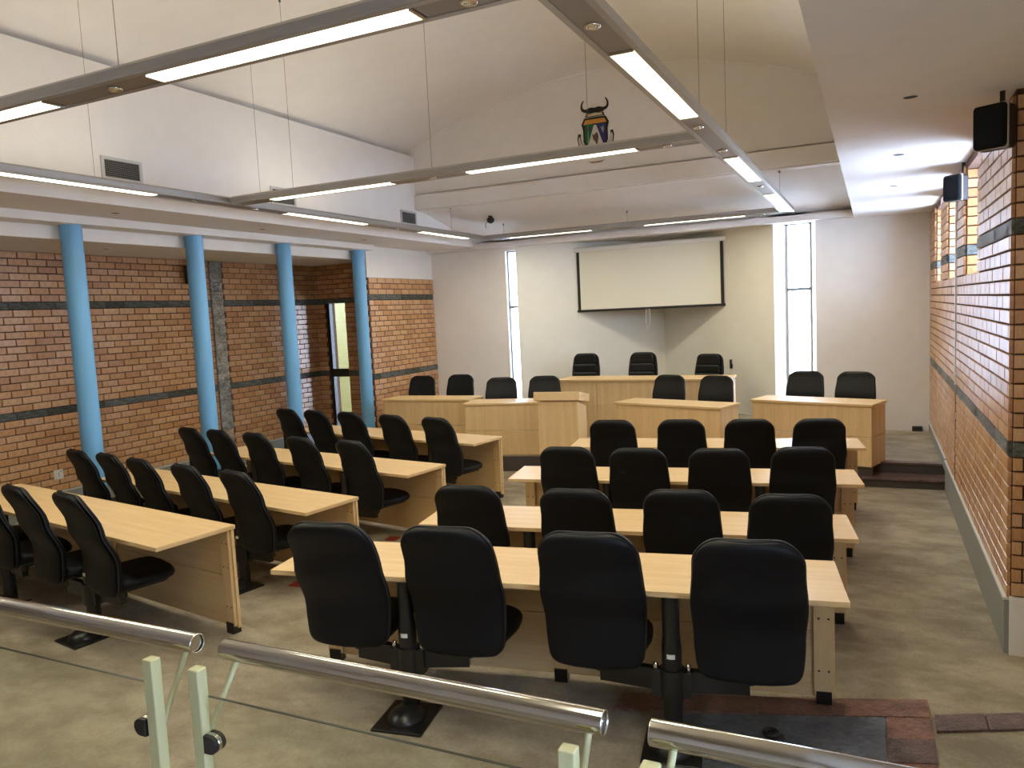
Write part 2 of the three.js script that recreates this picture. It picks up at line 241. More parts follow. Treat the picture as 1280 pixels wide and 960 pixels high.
mesh('plaster', merge([bx(-7.55, -5.80, 0, 3.6, ZB - 0.28, ZB), bx(-0.77, XR + 0.3, 0, 3.6, ZB - 0.28, ZB), bx(-5.80, -5.56, 3.23, 3.6, ZB - 0.28, ZB), bx(-1.40, -0.77, 3.29, 3.6, ZB - 0.28, ZB), bx(-1.40, -0.77, 0, 0.6, ZB - 0.28, ZB), bx(-5.80, -5.56, 0, 0.6, ZB - 0.28, ZB)]), M.plaster, wallFront);
mesh('recess', prism([[VE_L, ZB], [VX, VZ], [VE_R, ZB], [VE_R + 0.17, ZB - 0.28], [VE_R + 0.12, ZB - 0.34], [VX, VZ - 0.2], [VE_L + 0.05, ZB - 0.3]], 0, 3.6), M.vwall, wallFront);
mesh('splay', prism([[-0.77, ZB], [-0.85, ZB - 0.28], [-0.77, ZB - 0.28]], 0.6, 3.29), M.plaster, wallFront);
// windows
function windowUnit(name, x0, x1, y0, y1, z, transom, frameMat, label) {
  const w = struct(name, label, 'window'), f = 0.022;
  mesh('window_frame', merge([bx(x0, x0 + f, y0, y1, z - 0.025, z + 0.025), bx(x1 - f, x1, y0, y1, z - 0.025, z + 0.025), bx(x0, x1, y0, y0 + f, z - 0.025, z + 0.025), bx(x0, x1, y1 - f, y1, z - 0.025, z + 0.025)]), frameMat, w);
  mesh('transom', bx(x0, x1, transom - 0.022, transom + 0.022, z - 0.03, z + 0.03), M.greyFrame, w);
  for (const [a, b] of [[y0 + f, transom - 0.022], [transom + 0.022, y1 - f]]) mesh('pane', bx(x0 + f, x1 - f, a, b, z - 0.003, z + 0.003), M.glass, w);
  return w;
}
windowUnit('window_1', VE_R + 0.165, -0.85, 0.6, 3.29, ZB - 0.26, 2.31, M.whiteFrame, 'tall slit window beside the presiding recess, near the stepped stage end');
windowUnit('window_2', -5.80, -5.58, 0.6, 3.23, ZB - 0.1, 2.26, M.greyFrame, 'narrow slit window next to the short brick wall side');
OPEN.forEach(([a, b], i) => {
  const w = struct('window_' + (i + 3), 'high window deep in the brick wall opening', 'window'), x = XR + 0.26, f = 0.03;
  mesh('window_frame', merge([bx(x - 0.02, x + 0.02, SILL, HEAD, a, a + f), bx(x - 0.02, x + 0.02, SILL, HEAD, b - f, b), bx(x - 0.02, x + 0.02, SILL, SILL + f, a, b), bx(x - 0.02, x + 0.02, HEAD - f, HEAD, a, b)]), M.greyFrame, w);
  mesh('pane', bx(x - 0.003, x + 0.003, SILL + f, HEAD - f, a + f, b - f), M.glass, w);
  mesh('window_sill', bx(XR - 0.004, x, SILL - 0.012, SILL + 0.004, a, b), M.plaster, w);
});
{ // glazed slot in the end wall
  const d = struct('door_1', 'tall narrow glazed door slot with dark frame in the brick end wall', 'door');
  mesh('door_frame', merge([bx(-8.83, -8.775, 0, 2.53, ZE - 0.1, ZE - 0.02), bx(-8.44, -8.41, 0, 2.53, ZE - 0.24, ZE - 0.2), bx(-8.83, -8.41, 2.5, 2.56, ZE - 0.1, ZE - 0.02)]), M.darkFrame, d);
  mesh('transom', bx(-8.83, -8.41, 1.17, 1.31, ZE - 0.08, ZE - 0.01), M.darkFrame, d);
  for (const [a, b] of [[0.05, 1.17], [1.31, 2.5]]) mesh('pane', bx(-8.775, -8.41, a, b, ZE - 0.055, ZE - 0.05), M.glass, d);
  const c = struct('wall_court', 'cream wall of the yard seen through the glazed slot', 'wall');
  mesh('plaster', merge([bx(-11.5, -7.56, 0, 3.3, -13.9, -13.7), bx(-11.5, -7.56, 3.2, 3.3, -13.9, -11.25), bx(-11.6, -11.5, 0, 2.85, -13.9, -11.25), bx(-11.5, -9.2, 0, 3.2, -11.3, -11.25), bx(-11.5, -7.56, -0.1, 0, -13.9, -11.25)]), M.cream, c);
  const k = thing('lobby_cabinet', 'dark cabinet standing behind the glazed slot in the brick end wall', 'cabinet', [-9.05, 0, -13.4]); mesh('body', rb(0.6, 0.95, 0.4, 0.01, 0, 0.475, 0, 2), M.darkFrame, k); for (const q of [-1, 1]) { const d2 = mesh('cabinet_door', rb(0.28, 0.88, 0.02, 0.004, q * 0.145, 0.48, 0.205, 1), M.ventDark, k); mesh('handle', rb(0.012, 0.1, 0.015, 0.004, q * 0.03, 0.55, 0.22, 1), M.chrome, d2); }
}
// baseboards
const bl = struct('baseboard_left', 'grey skirting with pale top edge under the brick wall', 'baseboard');
mesh('skirting', bx(XL, XL + 0.025, 0, 0.235, ZE, 3), M.skirting, bl); mesh('cap', bx(XL, XL + 0.032, 0.235, 0.25, ZE, 3), M.skirtCap, bl);
const br = struct('baseboard_right', 'grey skirting with shiny top edge under the windowed brick wall', 'baseboard');
mesh('skirting', bx(XR - 0.03, XR, 0, 0.33, -9.4, ZN), M.skirting, br); mesh('skirting', bx(XR - 0.03, XR, STAGE, STAGE + 0.13, ZB, -9.4), M.skirting, br);
mesh('cap', bx(XR - 0.036, XR, 0.33, 0.345, -9.4, ZN), M.skirtCap, br); mesh('cap', bx(XR - 0.036, XR, STAGE + 0.13, STAGE + 0.145, ZB, -9.4), M.skirtCap, br);

// ------------------------------------------------------------------ ceiling
const XA = -6.34, XB = -0.25, SOF = 3.27, SOL = 3.33, ZG = -10.22, WT = 4.595;
const ceiling = struct('ceiling', 'white barrel-vaulted ceiling with flat side soffits', 'ceiling');
mesh('side_soffit', bx(XB, 2.0, SOF, SOF + 0.23, ZB, 3), M.plaster, ceiling);
mesh('side_soffit', bx(-7.13, XA, SOL, SOL + 0.17, ZB, 3), M.plaster, ceiling);
mesh('edge_beam', bx(-7.4, -7.13, 3.246, 3.5, -10.16, 3), M.plaster, ceiling);
mesh('edge_soffit', bx(-7.3, -7.13, SOL, 3.5, ZB, -10.16), M.plaster, ceiling);
mesh('downstand', bx(-7.6, -7.4, 3.113, 3.5, -10.16, 3), M.plaster, ceiling);
mesh('low_ceiling', bx(-9.3, -7.55, 3.15, 3.4, ZE - 0.2, 3), M.plaster, ceiling);
mesh('upper_wall', bx(XA - 0.1, XA - 0.001, SOL + 0.05, WT, ZB, 3), M.plaster, ceiling);
mesh('upper_wall', bx(XB + 0.001, XB + 0.1, SOF + 0.05, WT, ZB, 3), M.plaster, ceiling);
const VR = 7.15, VP = 5.365, VC = (XA + XB) / 2;
{ // vault shell and ledges
  const cx = VC, R = VR, py = VP, a0 = Math.asin(3.5 / R), out = [], inn = []; for (let i = 0; i <= 40; i++) { const a = -a0 + (2 * a0 * i) / 40; inn.push(new THREE.Vector2(cx + R * Math.sin(a), py - R + R * Math.cos(a))); out.push(new THREE.Vector2(cx + (R + 0.15) * Math.sin(a), py - R + (R + 0.15) * Math.cos(a))); }
  const s = new THREE.Shape([...inn, ...out.reverse()]), g = new THREE.ExtrudeGeometry(s, { depth: 3 - ZG, bevelEnabled: false, curveSegments: 4 }); g.translate(0, 0, ZG);
  mesh('vault', g, M.plaster, ceiling);
  mesh('vault_seat', merge([bx(XA - 0.6, XA - 0.1, 3.5, 4.42, ZB, 3), bx(XB + 0.1, XB + 0.6, 3.5, 4.42, ZB, 3), bx(XA - 0.62, XA - 0.42, 4.3, 4.9, ZB, 3), bx(XB + 0.42, XB + 0.62, 4.3, 4.9, ZB, 3)]), M.plaster, ceiling);
  const gs = new THREE.Shape([new THREE.Vector2(XA - 0.3, 3.78), new THREE.Vector2(XB + 0.3, 3.78), ...inn.slice().reverse().map((p) => new THREE.Vector2(p.x, p.y + 0.01))]);
  const gg = new THREE.ExtrudeGeometry(gs, { depth: 0.2, bevelEnabled: false }); gg.translate(0, 0, ZG - 0.2); mesh('gable_wall', gg, M.plaster, ceiling);
  mesh('arch_trim', (() => { const o2 = inn.map((p) => new THREE.Vector2(p.x, p.y - 0.02)); const t = new THREE.ExtrudeGeometry(new THREE.Shape([...inn, ...o2.reverse()]), { depth: 0.03, bevelEnabled: false }); t.translate(0, 0, ZG); return t; })(), M.plaster, ceiling);
  mesh('gable_beam', bx(XA, XB, 3.794, 4.01, ZG - 0.2, ZG + 0.05), M.plaster, ceiling);
  const sl = new THREE.Shape([new THREE.Vector2(-ZG, 3.82), new THREE.Vector2(-ZB + 0.1, 3.40), new THREE.Vector2(-ZB + 0.1, 3.6), new THREE.Vector2(-ZG, 4.03)]), sg = new THREE.ExtrudeGeometry(sl, { depth: XB - XA, bevelEnabled: false }); sg.rotateY(Math.PI / 2); sg.translate(XA, 0, 0);
  mesh('sloped_ceiling', sg, M.plaster, ceiling);
  mesh('front_beam', bx(-7.3, XR, 3.29, 3.38, ZB, ZB + 0.14), M.plaster, ceiling);
  mesh('recess_ceiling', bx(-6.0, -0.9, 3.34, 3.6, -14.3, ZB), M.plaster, ceiling);
  mesh('roof', merge([bx(-7.1, 0.6, 5.56, 5.7, ZB - 0.3, 3), bx(-9.3, -6.9, 3.505, 3.6, ZB - 0.3, 3), bx(0.15, 2.0, 3.505, 3.6, ZB - 0.3, 3), bx(-7.1, -6.95, 3.505, 5.7, ZB - 0.3, 3), bx(0.4, 0.6, 3.505, 5.7, ZB - 0.3, 3), bx(-7.1, 0.6, 3.6, 5.7, ZB - 0.3, ZB)]), M.outerWall, ceiling);
}

// ------------------------------------------------------------------ columns
[-5.19, -6.735, -8.265, -9.945].forEach((z, i) => {
  const where = ['farthest from the stage', 'beside the wall loudspeaker', 'between slate strip and glazed slot', 'against the short brick wall'][i];
  const c = thing('round_column', 'sky-blue round column ' + where, 'column', [-7.29, 0, z], 0, 'blue columns along the brick wall');
  mesh('shaft', cyl(0.1, 0.1, 3.246, 0, 0.0, 0, 40), M.blue, c);
});

// ------------------------------------------------------------------ desks of the two seating blocks
const ROWNAME = ['rear row', 'third row', 'second row', 'front row'];
function rowDesk(block, row, NR, turn, len, y) { // NR: near right corner of the top
  const depth = 0.55, H = 0.73, d = thing('beech_desk', `long beech desk, ${ROWNAME[row]} of the ${block} block`, 'desk', [NR[0], y, NR[1]], turn, `desks of the ${block} block`);
  mesh('tabletop', board(len, 0.028, depth, -len / 2, H - 0.014, -depth / 2, 0.003), M.wood, d);
  const zp = -depth + 0.02, l = len - 0.01;
  mesh('modesty_panel', board(l, 0.318, 0.022, -len / 2, 0.54, zp), M.wood, d);
  mesh('modesty_panel', board(l, 0.34, 0.022, -len / 2, 0.208, zp), M.wood, d);
  const xs = [-0.06, -len / 2 + 0.02, -len + 0.06];
  for (const x of xs) {
    const b = mesh('batten', board(0.092, 0.648, 0.022, x, 0.376, zp + 0.023), M.woodUp, d);
    mesh('screws', merge([0.61, 0.45, 0.18].flatMap((h) => [-0.022, 0.024].map((o) => { const g = new THREE.SphereGeometry(0.0055, 8, 6); g.scale(1, 1, 0.35); g.translate(x + o, h, zp + 0.035); return g; }))), M.blackPlastic, b);
    mesh('foot', merge([bx(x - 0.036, x + 0.036, 0.0, 0.075, zp + 0.0345, zp + 0.041), bx(x - 0.036, x + 0.036, 0.0, 0.05, zp - 0.02, zp + 0.035)]), M.blackSteel, b);
  }
  return d;
}

// ------------------------------------------------------------------ chairs
function loft(rings, n = 28, pow = 5) { // rings: {y, w, z, t, c}; closed skin with caps
  const pos = [], idx = [], uv = [];
  const pt = (R, k) => { const a = (k / n) * Math.PI * 2, ca = Math.cos(a), sa = Math.sin(a), sx = Math.sign(ca) * Math.pow(Math.abs(ca), 2 / pow), sz = Math.sign(sa) * Math.pow(Math.abs(sa), 2 / 2.6); return [R.w * sx, R.y, R.z + R.t * sz - (R.c ?? 0) * sx * sx]; };
  rings.forEach((R) => { for (let k = 0; k < n; k++) { const p = pt(R, k); pos.push(...p); uv.push(p[0], p[1]); } });
  for (let i = 0; i < rings.length - 1; i++) for (let k = 0; k < n; k++) { const a = i * n + k, b = i * n + (k + 1) % n, c = a + n, d = b + n; idx.push(a, c, b, b, c, d); }
  for (const [i, flip] of [[0, 1], [rings.length - 1, 0]]) { const m = pos.length / 3; pos.push(0, rings[i].y, rings[i].z); uv.push(0, rings[i].y); for (let k = 0; k < n; k++) { const a = i * n + k, b = i * n + (k + 1) % n; flip ? idx.push(m, a, b) : idx.push(m, b, a); } }
  const g = new THREE.BufferGeometry(); g.setAttribute('position', new THREE.Float32BufferAttribute(pos, 3)); g.setAttribute('uv', new THREE.Float32BufferAttribute(uv, 2)); g.setIndex(idx); g.computeVertexNormals(); return g;
}
function padRings(y0, y1, W, rt, rbm, zc, t, c, steps = 12) {
  const ys = []; for (let i = 0; i <= 6; i++) ys.push(y0 + rbm * (1 - Math.cos((i / 6) * Math.PI / 2))); for (let i = 1; i < steps; i++) ys.push(y0 + rbm + ((y1 - rt - y0 - rbm) * i) / steps); for (let i = 0; i <= 8; i++) ys.push(y1 - rt + rt * Math.sin((i / 8) * Math.PI / 2));
  return ys.map((y) => { const v = (y - y0) / (y1 - y0); let w = W(v), k = 1; const db = y - y0, dt = y1 - y; if (db < rbm) { const q = rbm - db; w += -rbm + Math.sqrt(Math.max(0, rbm * rbm - q * q)); } if (dt < rt) { const q = rt - dt; w += -rt + Math.sqrt(Math.max(0, rt * rt - q * q)); } const e = 0.035; if (db < e) k = Math.sqrt(Math.max(0.02, 1 - ((e - db) / e) ** 2)); if (dt < e) k = Math.sqrt(Math.max(0.02, 1 - ((e - dt) / e) ** 2)); return { y, w: Math.max(0.02, w), z: zc(v), t: t(v) * k, c }; });
}
const smooth = (pts) => (v) => { for (let i = 0; i < pts.length - 1; i++) { const [a, p] = pts[i], [b, q] = pts[i + 1]; if (v <= b) { const t = (v - a) / (b - a), s = t * t * (3 - 2 * t); return p + (q - p) * s; } } return pts[pts.length - 1][1]; };
const backW = smooth([[0, 0.222], [0.25, 0.236], [0.5, 0.245], [0.8, 0.232], [1, 0.212]]), backZ = smooth([[0, 0.125], [0.3, 0.12], [0.65, 0.2], [1, 0.285]]);
const G = {
  back: loft(padRings(0.37, 1.05, backW, 0.10, 0.06, backZ, smooth([[0, 0.026], [0.3, 0.034], [1, 0.026]]), 0.028)),
  panel: loft(padRings(0.368, 1.046, (v) => backW(v) - 0.004, 0.098, 0.06, (v) => backZ(v) + 0.03, () => 0.014, 0.028)),
  seat: (() => { const g = loft(padRings(-0.28, 0.10, smooth([[0, 0.225], [0.5, 0.24], [1, 0.215]]), 0.06, 0.08, () => 0, () => 0.042, -0.012)); g.rotateX(Math.PI / 2); g.translate(0, 0.445, 0); return g; })(),
  shell: (() => { const g = loft(padRings(-0.25, 0.09, () => 0.2, 0.07, 0.08, () => 0, () => 0.02, 0)); g.rotateX(Math.PI / 2); g.translate(0, 0.395, 0); return g; })(),
  spine: merge([bar([0, 0.40, 0.12], [0, 0.40, 0.165], 0.07, 0.03), bar([0, 0.39, 0.16], [0, 0.62, 0.185], 0.06, 0.02)]),
  stem: merge([cyl(0.03, 0.03, 0.10, 0, 0.30, 0), cyl(0.05, 0.06, 0.02, 0, 0.375, 0)]),
};
const seam = (() => { const rings = padRings(0.37, 1.05, backW, 0.10, 0.06, backZ, () => 0.01, 0.028), L = [], Rr = []; for (const R of rings) { L.push(new THREE.Vector3(-R.w * 0.985, R.y, R.z + 0.012 - 0.028)); Rr.push(new THREE.Vector3(R.w * 0.985, R.y, R.z + 0.012 - 0.028)); } const top = rings[rings.length - 1]; const pts = [...L, new THREE.Vector3(0, top.y + 0.001, top.z + 0.012 - 0.02), ...Rr.reverse()]; return new THREE.TubeGeometry(new THREE.CatmullRomCurve3(pts), 90, 0.0035, 5); })();
function swingChair(label, group, [x, y, z], turn, arm) {
  const c = thing('swing_chair', label, 'chair', [x, y, z], turn, group);
  const b = mesh('backrest', G.back, M.blackCloth, c); mesh('piping', seam, M.piping, b);
  mesh('back_panel', G.panel, M.blackCloth, c);
  mesh('seat', G.seat, M.blackCloth, c); mesh('seat_shell', G.shell, M.blackPlastic, c); mesh('stem', G.stem, M.blackSteel, c);
  if (arm) { const l = Math.hypot(arm[0], arm[1]), ux = arm[0] / l, uz = arm[1] / l; mesh('swing_arm', bar([0, 0.30, 0], [arm[0] - ux * 0.05, 0.30, arm[1] - uz * 0.05], 0.04, 0.10), M.blackSteel, c); }
  return c;
}
function seatPost(label, group, [x, y, z], turn) {
  const p = thing('seat_post', label, 'seat post', [x, y, z], turn, group);
  const base = mesh('base_plate', rb(0.27, 0.014, 0.30, 0.006, 0, 0.007, 0.06, 2), M.blackSteel, p);
  const hump = new THREE.SphereGeometry(0.1, 20, 10, 0, Math.PI * 2, 0, Math.PI / 2); hump.scale(0.95, 0.62, 1.1); hump.translate(0, 0.012, 0.07); mesh('base_cover', hump, M.blackSteel, base);
  mesh('post', merge([cyl(0.046, 0.046, 0.46, 0, 0, 0, 24), cyl(0.046, 0.04, 0.06, 0, 0.46, 0, 24), cyl(0.04, 0.04, 0.18, 0, 0.52, 0, 24)]), M.blackSteel, p);
  const col = mesh('collar', merge([cyl(0.058, 0.058, 0.14, 0, 0.22, 0, 24), bx(-0.092, 0.092, 0.23, 0.35, -0.03, 0.03)]), M.blackSteel, p);
  for (const s of [-1, 1]) mesh('bolt', merge([cyl(0.014, 0.014, 0.022, s * 0.074, 0.35, 0, 6), (() => { const g = new THREE.SphereGeometry(0.012, 10, 6); g.translate(s * 0.074, 0.372, 0); return g; })()]), M.chrome, col);
  const st = new THREE.CylinderGeometry(0.0465, 0.0465, 0.022, 10, 1, true, -0.42, 0.84); st.translate(0, 0.43, 0); mesh('sticker', st, M.whitePlastic, p);
  return p;
}
const ORD = ['end seat', 'second seat', 'third seat', 'fourth seat', 'fifth seat'];
function seatingRow(block, row, NR, turn, len, y, tops, pairs, from, extra = 0) { // tops: measured world positions of backrest tops, ordered from the centre or window side
  rowDesk(block, row, NR, turn, len, y);
  const cos = Math.cos(turn), sin = Math.sin(turn), toLocal = (x, z) => { const dx = x - NR[0], dz = z - NR[1]; return [dx * cos - dz * sin, dx * sin + dz * cos]; }, toWorld = (lx, lz) => [NR[0] + lx * cos + lz * sin, NR[1] - lx * sin + lz * cos];
  const seats = tops.map(([x, z]) => { const [lx, lz] = toLocal(x, z); return [lx, Math.max(-0.095, Math.min(-0.02, lz - 0.285))]; });
  const posts = pairs.map((pr) => { const lx = pr.length > 1 ? (seats[pr[0]][0] + seats[pr[1]][0]) / 2 : seats[pr[0]][0] - 0.3; return [lx, -0.03]; });
  seats.forEach(([lx, lz], i) => { const k = pairs.findIndex((p) => p.includes(i)), [px, pz] = posts[k], [wx, wz] = toWorld(lx, lz);
    swingChair(`black swing chair, ${ROWNAME[row]} of ${block} block, ${i ? ORD[i] + ' from' : 'end seat by'} the ${from}`, `swing chairs of the ${block} block`, [wx, y, wz], turn + extra, (([ax, az]) => [ax * Math.cos(extra) - az * Math.sin(extra), ax * Math.sin(extra) + az * Math.cos(extra)])([px - lx, pz - lz])); });
  posts.forEach(([lx, lz], i) => { const [wx, wz] = toWorld(lx, lz); seatPost(`black steel seat post, ${ROWNAME[row]} of ${block} block, ${i ? (i === 1 ? 'second' : 'third') : 'first'} from the ${from}`, `seat posts of the ${block} block`, [wx, y, wz], turn); });
}
const P1 = 0.14;
const RT = 0.157, LT = -0.165;
seatingRow('window-side', 0, [-0.094, -3.446], RT, 2.84, P1, [[-0.472, -3.163], [-1.15, -3.08], [-1.82, -2.99], [-2.43, -2.925]], [[0, 1], [2, 3]], 'window wall');
seatingRow('window-side', 1, [-0.083, -4.864], RT, 2.83, 0, [[-0.435, -4.552], [-1.066, -4.538], [-1.701, -4.383], [-2.43, -4.3]], [[0, 1], [2, 3]], 'window wall');
seatingRow('window-side', 2, [-0.067, -6.325], RT, 2.85, 0, [[-0.486, -6.081], [-1.077, -5.872], [-1.691, -5.759], [-2.288, -5.757]], [[0, 1], [2, 3]], 'window wall');
seatingRow('window-side', 3, [-0.068, -7.88], RT, 2.87, 0, [[-0.453, -7.534], [-1.057, -7.363], [-1.678, -7.187], [-2.351, -7.105]], [[0, 1], [2, 3]], 'window wall');
const L5 = [[0, 1], [2, 3], [4]];
seatingRow('column-side', 0, [-3.88, -3.10], LT, 3.08, P1, [[-4.49, -2.99], [-5.09, -3.04], [-5.74, -3.14], [-6.37, -3.25], [-6.92, -3.34]], L5, 'centre aisle', -0.1);
seatingRow('column-side', 1, [-3.90, -4.45], LT, 3.08, 0, [[-4.46, -4.316], [-5.12, -4.421], [-5.82, -4.546], [-6.39, -4.697], [-6.94, -4.82]], L5, 'centre aisle', -0.1);
seatingRow('column-side', 2, [-3.86, -5.80], LT, 3.08, 0, [[-4.40, -5.723], [-5.09, -5.789], [-5.80, -5.969], [-6.42, -6.144], [-6.94, -6.3]], L5, 'centre aisle', -0.1);
seatingRow('column-side', 3, [-4.03, -7.41], LT, 3.08, 0, [[-4.40, -7.1], [-5.06, -7.337], [-5.80, -7.538], [-6.40, -7.706], [-6.93, -7.86]], L5, 'centre aisle', -0.1);

// ------------------------------------------------------------------ stage desks, lectern, bench and chairs
function stageDesk(label, FL, turn, len, y, depth = 0.5, H = 0.725, group = 'front desks on the stage') { // FL: front left top corner seen from the hall
  const d = thing('stage_desk', label, 'desk', [FL[0], y, FL[1]], turn, group);
  mesh('tabletop', board(len + 0.04, 0.028, depth, len / 2, H - 0.014, -depth / 2 + 0.02, 0.003), M.wood, d);
  mesh('front_panel', board(len, 0.345, 0.022, len / 2, 0.52, -0.012), M.woodUp, d);
  mesh('front_panel', board(len, 0.335, 0.022, len / 2, 0.172, -0.012), M.woodUp, d);
  for (const s of [0.011, len - 0.011]) { mesh('side_panel', board(0.022, 0.345, depth - 0.06, s, 0.52, -depth / 2 - 0.005), M.woodUp, d); mesh('side_panel', board(0.022, 0.335, depth - 0.06, s, 0.172, -depth / 2 - 0.005), M.woodUp, d); }
  return d;
}
stageDesk('beech stage desk by the short brick wall with two seats', [-6.76, -9.62], 0.03, 1.46, STAGE);
stageDesk('beech stage desk directly behind the lectern', [-5.12, -9.2], 0.215, 1.44, STAGE);
stageDesk('beech stage desk in front of the presiding bench', [-3.03, -9.49], -0.295, 1.46, STAGE);
stageDesk('beech stage desk beside the two stone steps', [-1.38, -9.86], -0.31, 1.42, STAGE);
{ const lec = thing('lectern', 'boxy beech lectern with a thick sloping top facing the seats', 'lectern', [-3.5, 0, -8.62], 0.1); lec.scale.y = 1.055;
  const w = 0.5, dp = 0.42; mesh('front_panel', board(w, 0.99, 0.022, 0, 0.505, 0), M.woodUp, lec);
  for (const s of [-1, 1]) { const sh = new THREE.Shape([[0, 0.01], [dp, 0.01], [dp, 0.9], [0, 1.0]].map((p) => new THREE.Vector2(...p))), g = new THREE.ExtrudeGeometry(sh, { depth: 0.022, bevelEnabled: false }); g.rotateY(Math.PI / 2); g.translate(s * (w / 2 - 0.011) - 0.011, 0, -0.01); mesh('side_panel', g, M.woodUp, lec); }
  const top = board(0.58, 0.10, dp + 0.08, 0, 0, 0, 0.004); top.rotateX(-0.16); top.translate(0, 1.03, -dp / 2 + 0.005); mesh('top_box', top, M.wood, lec);
  mesh('base', bx(-w / 2, w / 2, 0, 0.03, -dp, 0.005), M.blackPlastic, lec);
}
{ const b = thing('presiding_bench', 'long beech bench on the dais in front of three leather chairs', 'bench', [-3.15, 0.36, -11.05], 0.0);
  const len = 2.62, H = 0.73; mesh('worktop', board(len, 0.03, 0.62, 0, H - 0.015, -0.27, 0.003), M.wood, b);
  for (const [a, c] of [[-len / 2 + 0.02, -0.68], [-0.676, 0.31], [0.314, len / 2 - 0.02]]) { mesh('front_panel', board(c - a, 0.345, 0.022, (a + c) / 2, 0.525, 0), M.woodUp, b); mesh('front_panel', board(c - a, 0.49, 0.022, (a + c) / 2, 0.105, 0), M.woodUp, b); }
  for (const s of [-1, 1]) mesh('side_panel', board(0.022, 0.69, 0.5, s * (len / 2 - 0.02), 0.35, -0.26), M.woodUp, b);
}
const GS = {
  star: (() => { const l = []; for (let i = 0; i < 5; i++) { const a = (i / 5) * Math.PI * 2 + 0.3; l.push(bar([0, 0.085, 0], [0.27 * Math.sin(a), 0.06, 0.27 * Math.cos(a)], 0.04, 0.03)); const w = new THREE.SphereGeometry(0.027, 10, 8); w.translate(0.28 * Math.sin(a), 0.027, 0.28 * Math.cos(a)); l.push(w); } return merge(l); })(),
  column: merge([cyl(0.03, 0.025, 0.3, 0, 0.07, 0, 14), bx(-0.08, 0.08, 0.355, 0.385, -0.1, 0.1)]),
  rolls: [0, 1, 2, 3].map((i) => { const y = 0.47 + i * 0.135, h = i === 3 ? 0.19 : 0.15, v = i / 3; return loft(padRings(y, y + h, () => 0.225 - 0.012 * i, i === 3 ? 0.09 : 0.05, 0.04, () => 0.10 + v * 0.09 - 0.03, () => 0.035, 0.03, 4)); }),
};
function officeChair(label, [x, z], y, turn, group, padded) {
  const c = thing(padded ? 'leather_chair' : 'stage_chair', label, 'chair', [x, y, z], turn, group);
  const m = padded ? M.blackLeather : M.blackLeather;
  if (padded) { mesh('back_panel', loftPanel, m, c); GS.rolls.forEach((g) => mesh('back_cushion', g, m, c)); }
  else { mesh('backrest', G.stageBack, m, c); mesh('back_panel', G.stagePanel, m, c); }
  mesh('seat', G.seat, m, c); mesh('back_bracket', G.spine, M.blackSteel, c); mesh('gas_column', GS.column, M.blackSteel, c); mesh('star_base', GS.star, M.blackPlastic, c);
  return c;
}
G.stageBack = loft(padRings(0.42, 0.99, smooth([[0, 0.235], [0.5, 0.25], [0.85, 0.232], [1, 0.215]]), 0.10, 0.05, smooth([[0, 0.14], [0.4, 0.15], [1, 0.21]]), () => 0.03, 0.03));
G.stagePanel = loft(padRings(0.43, 0.98, () => 0.215, 0.09, 0.05, smooth([[0, 0.165], [0.4, 0.175], [1, 0.235]]), () => 0.014, 0.03));
const loftPanel = loft(padRings(0.44, 1.06, smooth([[0, 0.24], [0.5, 0.245], [1, 0.215]]), 0.10, 0.06, smooth([[0, 0.15], [1, 0.235]]), () => 0.028, 0.04));
const FACE = Math.PI;
[[-6.64, -10.42, 0.03, 'behind the desk by the short brick wall, seat nearer that wall'], [-6.03, -10.60, 0.03, 'behind the desk by the short brick wall, seat nearer the slit window'], [-5.0, -10.05, 0.2, 'behind the lectern desk, seat farther from the lectern'], [-4.38, -10.24, 0.2, 'behind the lectern desk, seat partly hidden by the lectern'],
  [-2.58, -10.22, -0.25, 'behind the desk before the presiding bench, seat nearer the lectern'], [-1.92, -10.07, -0.25, 'behind the desk before the presiding bench, seat farther from the lectern'], [-0.86, -10.62, -0.25, 'behind the desk by the steps, seat under the slit window'], [-0.25, -10.46, -0.25, 'behind the desk by the steps, seat nearer the steps']
].forEach(([x, z, t, w]) => officeChair('black chair ' + w, [x, z - 0.0], STAGE, FACE + t, 'black chairs behind the stage desks', false));
[[-4.38, -12.0, 0.05, 'nearest the slit window by the short brick wall'], [-3.40, -11.98, 0, 'in the middle'], [-2.38, -12.0, -0.25, 'nearest the steps side']].forEach(([x, z, t, w]) => officeChair('ribbed leather chair at the presiding bench, ' + w, [x, z], 0.36, FACE + t, 'leather chairs at the presiding bench', true).scale.set(1, z < -11.9 && x > -3 ? 0.955 : 1, 1));

